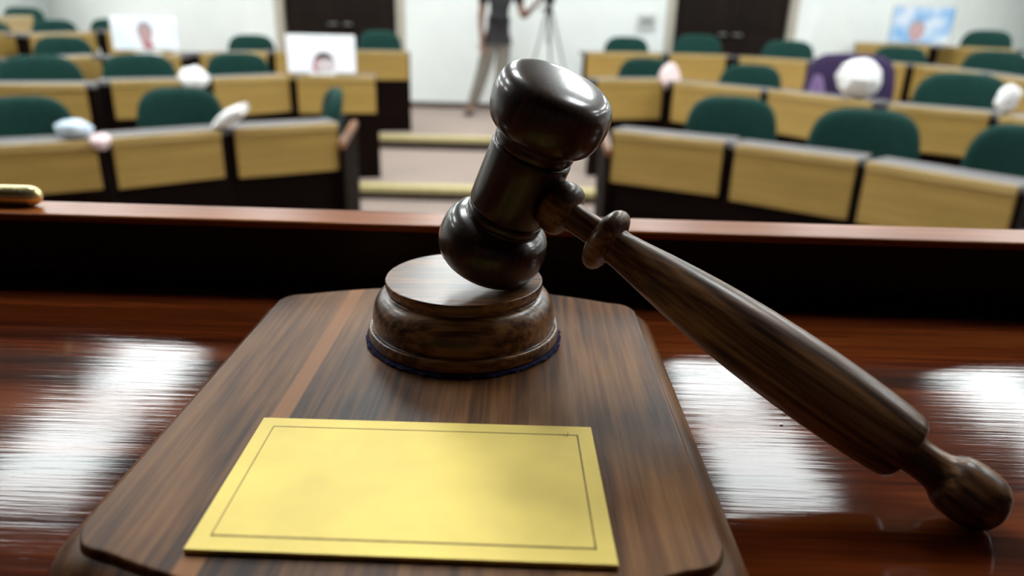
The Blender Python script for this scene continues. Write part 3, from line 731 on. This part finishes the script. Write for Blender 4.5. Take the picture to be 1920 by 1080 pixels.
# ================================================================== PERSON AND TRIPOD
def skin_mesh(name, verts, edges, mtl, parent, sub=2, root=0):
    me = bpy.data.meshes.new(name+'_cage'); me.from_pydata([v[:3] for v in verts], edges, []); o = bpy.data.objects.new(name+'_cage', me); C.objects.link(o)
    md = o.modifiers.new('Skin', 'SKIN'); md.use_smooth_shade = True; md.branch_smoothing = .3
    for k, v in enumerate(verts):
        sv = me.skin_vertices[0].data[k]; rr = v[3]; sv.radius = rr if isinstance(rr, tuple) else (rr, rr); sv.use_root = (k == root)
    ss = o.modifiers.new('Sub', 'SUBSURF'); ss.levels = sub; ss.render_levels = sub
    bpy.context.view_layer.update()
    dg = bpy.context.evaluated_depsgraph_get(); m2 = bpy.data.meshes.new_from_object(o.evaluated_get(dg)); m2.name = name
    C.objects.unlink(o); bpy.data.objects.remove(o)
    m2.materials.clear(); m2.materials.append(mtl)
    for p in m2.polygons: p.use_smooth = True
    r = bpy.data.objects.new(name, m2); C.objects.link(r); r.parent = parent
    return r
pp = atz(930, 218, L2)
per = tag(empty('person', (pp.x, pp.y, L2), math.radians(8)), 'standing person in dark shirt and khaki trousers working a tripod camera by the wall', 'person')
# local frame: x right in the photo, -y towards us, z up. person faces us, leaning to the tripod at right
pel = (0.0,0,.98)
V = [(*pel,(.15,.11)), (0.01,0,1.12,(.135,.10)), (.02,-.01,1.27,(.155,.11)), (.03,-.01,1.42,(.13,.09)), (.035,-.015,1.50,(.055,.055)), (.04,-.03,1.56,(.05,.055)),   #0-5
     (-.10,0,.93,.09), (-.17,.02,.52,.058), (-.30,.06,.11,.042), (-.36,-.06,.035,.035),                                                                          #6-9 photo-left leg
     (.08,0,.93,.09), (.06,-.02,.50,.058), (.04,.02,.10,.042), (.05,-.12,.035,.035),                                                                             #10-13
     (-.16,0,1.43,.055), (-.20,0,1.14,.042), (-.195,-.06,.90,.030), (-.19,-.075,.85,.024),                                                                       #14-17 hanging arm
     (.22,-.01,1.43,.055), (.30,-.06,1.16,.042), (.38,-.24,1.27,.030), (.40,-.28,1.29,.024)]                                                                     #18-21 reaching arm
E_ = [(0,1),(1,2),(2,3),(3,4),(4,5),(0,6),(6,7),(7,8),(8,9),(0,10),(10,11),(11,12),(12,13),(3,14),(14,15),(15,16),(16,17),(3,18),(18,19),(19,20),(20,21)]
hv = len(V); 
def fingers(base, wrist, side, curl):
    """palm then five separate fingers"""
    bx = Vector(base[:3]); d = (bx - Vector(wrist[:3])).normalized(); acr = d.cross(Vector((0,0,1) if abs(d.z) < .8 else (0,1,0))).normalized()*side; nn = d.cross(acr)
    i0 = V.index(base); pm = bx + d*.045; V.append((*pm, (.036,.016))); E_.append((i0, len(V)-1)); ip = len(V)-1
    for k, (off, L_) in enumerate(((-.030,.062),(-.010,.075),(.010,.070),(.029,.055))):
        a0 = pm + d*.035 + acr*off; a1 = a0 + d*L_*.5 + nn*curl*.012; a2 = a1 + d*L_*.42 + nn*curl*.028
        for q_, r_ in ((a0,.0095),(a1,.0085),(a2,.0072)): V.append((*q_, r_))
        n_ = len(V); E_.extend([(ip, n_-3), (n_-3, n_-2), (n_-2, n_-1)])
    a0 = bx + d*.02 - acr*.035; a1 = a0 + d*.028 - acr*.018 + nn*curl*.01; a2 = a1 + d*.026 + nn*curl*.012
    for q_, r_ in ((a0,.011),(a1,.0095),(a2,.0078)): V.append((*q_, r_))
    n_ = len(V); E_.extend([(i0, n_-3), (n_-3, n_-2), (n_-2, n_-1)])
fingers(V[17], V[16], 1, 1); fingers(V[21], V[20], -1, 1.6)
# head grows from the neck in the same mesh
k0 = len(V); V += [(.045,-.05,1.61,(.062,.072)), (.047,-.055,1.68,(.074,.088)), (.047,-.05,1.75,(.070,.084)), (.047,-.045,1.79,(.045,.055))]
E_ += [(5,k0),(k0,k0+1),(k0+1,k0+2),(k0+2,k0+3)]
body = skin_mesh('body', V, E_, M['skin'], per)
# face details and hair
def blob(name, loc, rad, mtl, parent, seg=16):
    bm = bmesh.new(); bmesh.ops.create_uvsphere(bm, u_segments=seg, v_segments=seg//2+2, radius=1)
    for v in bm.verts: v.co = Vector((v.co.x*rad[0], v.co.y*rad[1], v.co.z*rad[2]))
    me = bpy.data.meshes.new(name); bm.to_mesh(me); bm.free(); me.materials.append(mtl)
    for p_ in me.polygons: p_.use_smooth = True
    o = bpy.data.objects.new(name, me); C.objects.link(o); o.parent = parent; o.location = loc; return o
for s in (-1, 1):
    ey = blob('eye', (.047+s*.030, -.128, 1.685), (.013,.009,.008), M['eye_white'], per)
    blob('iris', (0,-.0065,0), (.0055,.004,.0055), M['iris'], ey)
    blob('ear', (.047+s*.073, -.05, 1.67), (.012,.022,.032), M['skin'], per)
blob('nose', (.047,-.140,1.655), (.014,.020,.026), M['skin'], per); blob('mouth', (.047,-.126,1.612), (.024,.010,.007), M['lip'], per)
b = MB(); n = 32; rr = []
for k in range(9):
    ph = -.12 + (PI/2+.12)*k/8
    rr.append([Vector((.047+.083*math.cos(ph)*math.cos(2*PI*i/n), -.040+.098*math.cos(ph)*math.sin(2*PI*i/n) + (0.012 if math.sin(2*PI*i/n) < -.3 else 0), 1.72+.100*math.sin(ph) + (.03*(1-k/8) if math.sin(2*PI*i/n) < -.3 else -.03*(1-k/8)))) for i in range(n)])
b.rings(rr); b.build('hair', M['hair'], per, smooth=True, angle=80)
# clothing follows the body with slightly larger radii
T = [(0.0,0,1.0,(.168,.125)), (0.01,0,1.13,(.155,.118)), (.02,-.01,1.28,(.172,.127)), (.03,-.01,1.41,(.148,.106)), (.035,-.015,1.47,(.075,.072)),
     (-.165,0,1.43,.070), (-.185,0,1.28,.062), (.225,-.01,1.43,.070), (.265,-.04,1.29,.062), (0,0,.93,(.165,.122))]
skin_mesh('shirt', T, [(9,0),(0,1),(1,2),(2,3),(3,4),(3,5),(5,6),(3,7),(7,8)], M['shirt'], per, root=0)
T = [(0,0,1.02,(.152,.113)), (0,0,.95,(.155,.115)), (-.085,0,.86,.115), (-.17,.02,.52,.090), (-.235,.045,.30,.080), (-.295,.06,.11,.070), (.075,0,.86,.110), (.06,-.02,.50,.088), (.045,0,.28,.078), (.04,.02,.09,.070)]
skin_mesh('trousers', T, [(0,1),(1,2),(2,3),(3,4),(4,5),(1,6),(6,7),(7,8),(8,9)], M['khaki'], per, root=1)
for nm, (x, y, z), (tx, ty) in (('shoe', (-.30,.06,.0), (-.38,-.10)), ('shoe', (.04,.02,.0), (.055,-.17))):
    T = [(x, y+.05, .045, (.042,.042)), (x, y, .052, (.046,.046)), ((x+tx)/2, (y+ty)/2, .042, (.048,.038)), (tx, ty, .034, (.042,.030))]
    skin_mesh(nm, T, [(0,1),(1,2),(2,3)], M['shoe'], per, root=1)

tp = atz(1008, 216, L2); tx, ty = tp.x+.08, tp.y-.22
tri = tag(empty('tripod', (tx, ty, L2)), 'grey tripod with spread legs standing beside the person', 'tripod')
ztop = 1.22
MB().tube([(0,0,ztop-.35),(0,0,ztop+.06)], .018, 12).build('centre_column', M['tripod_metal'], tri, smooth=True)
MB().lathe([(ztop-.02,0),(ztop-.02,.05),(ztop+.03,.05),(ztop+.05,.035),(ztop+.10,.035),(ztop+.10,0)], 20).build('tripod_head', M['black_plastic'], tri, smooth=True, angle=40)
for k, a in enumerate((-.15, PI+.55, PI*.42)):
    d = Vector((math.cos(a), math.sin(a), 0))
    lg = MB().tube([d*.04+Vector((0,0,ztop-.02)), d*.21+Vector((0,0,.60)), d*.36+Vector((0,0,.012))], [.017,.014,.011], 10).build('tripod_leg', M['tripod_metal'], tri, smooth=True)
    MB().tube([d*.352+Vector((0,0,.03)), d*.365+Vector((0,0,0))], .018, 10).build('rubber_foot', M['black_plastic'], lg, smooth=True)
MB().tube([(0,0,ztop+.06),(-.07,-.04,ztop+.04),(-.12,-.07,ztop+.02)], .010, 10).build('pan_handle', M['black_plastic'], tri, smooth=True)
vc = tag(empty('video_camera', (tx, ty, L2+ztop+.10)), 'black video camera on the grey tripod', 'video camera')
MB().box(-.06,.06,-.14,.16,0,.14).build('camera_body', M['black_plastic'], vc, bevel=.012)
MB().lathe([(0,.045),(.10,.045),(.105,.052),(.14,.052),(.14,.040),(.13,0)], 24, Matrix.Translation((0,-.14,.075)) @ Matrix.Rotation(PI/2, 4, 'X')).build('camera_lens', M['lens_glass'], vc, smooth=True, angle=40)
MB().tube([(0,-.10,.14),(0,-.10,.20),(0,.10,.20),(0,.10,.14)], .012, 10).build('carry_handle', M['black_plastic'], vc, smooth=True)

# ------------------------------------------------------------------ world and output
w = bpy.data.worlds.new('world'); sc.world = w; w.use_nodes = True
w.node_tree.nodes['Background'].inputs[0].default_value = (.8,.85,.9,1); w.node_tree.nodes['Background'].inputs[1].default_value = .05
sc.view_settings.view_transform = 'Standard'; sc.view_settings.look = 'None'; sc.view_settings.gamma = 1; sc.view_settings.use_curve_mapping = False
sc.view_settings.exposure = 0.0
sc.cycles.use_denoising = True
sc.cycles.max_bounces = 8; sc.cycles.diffuse_bounces = 4; sc.cycles.glossy_bounces = 4
sc.cycles.sample_clamp_indirect = 6
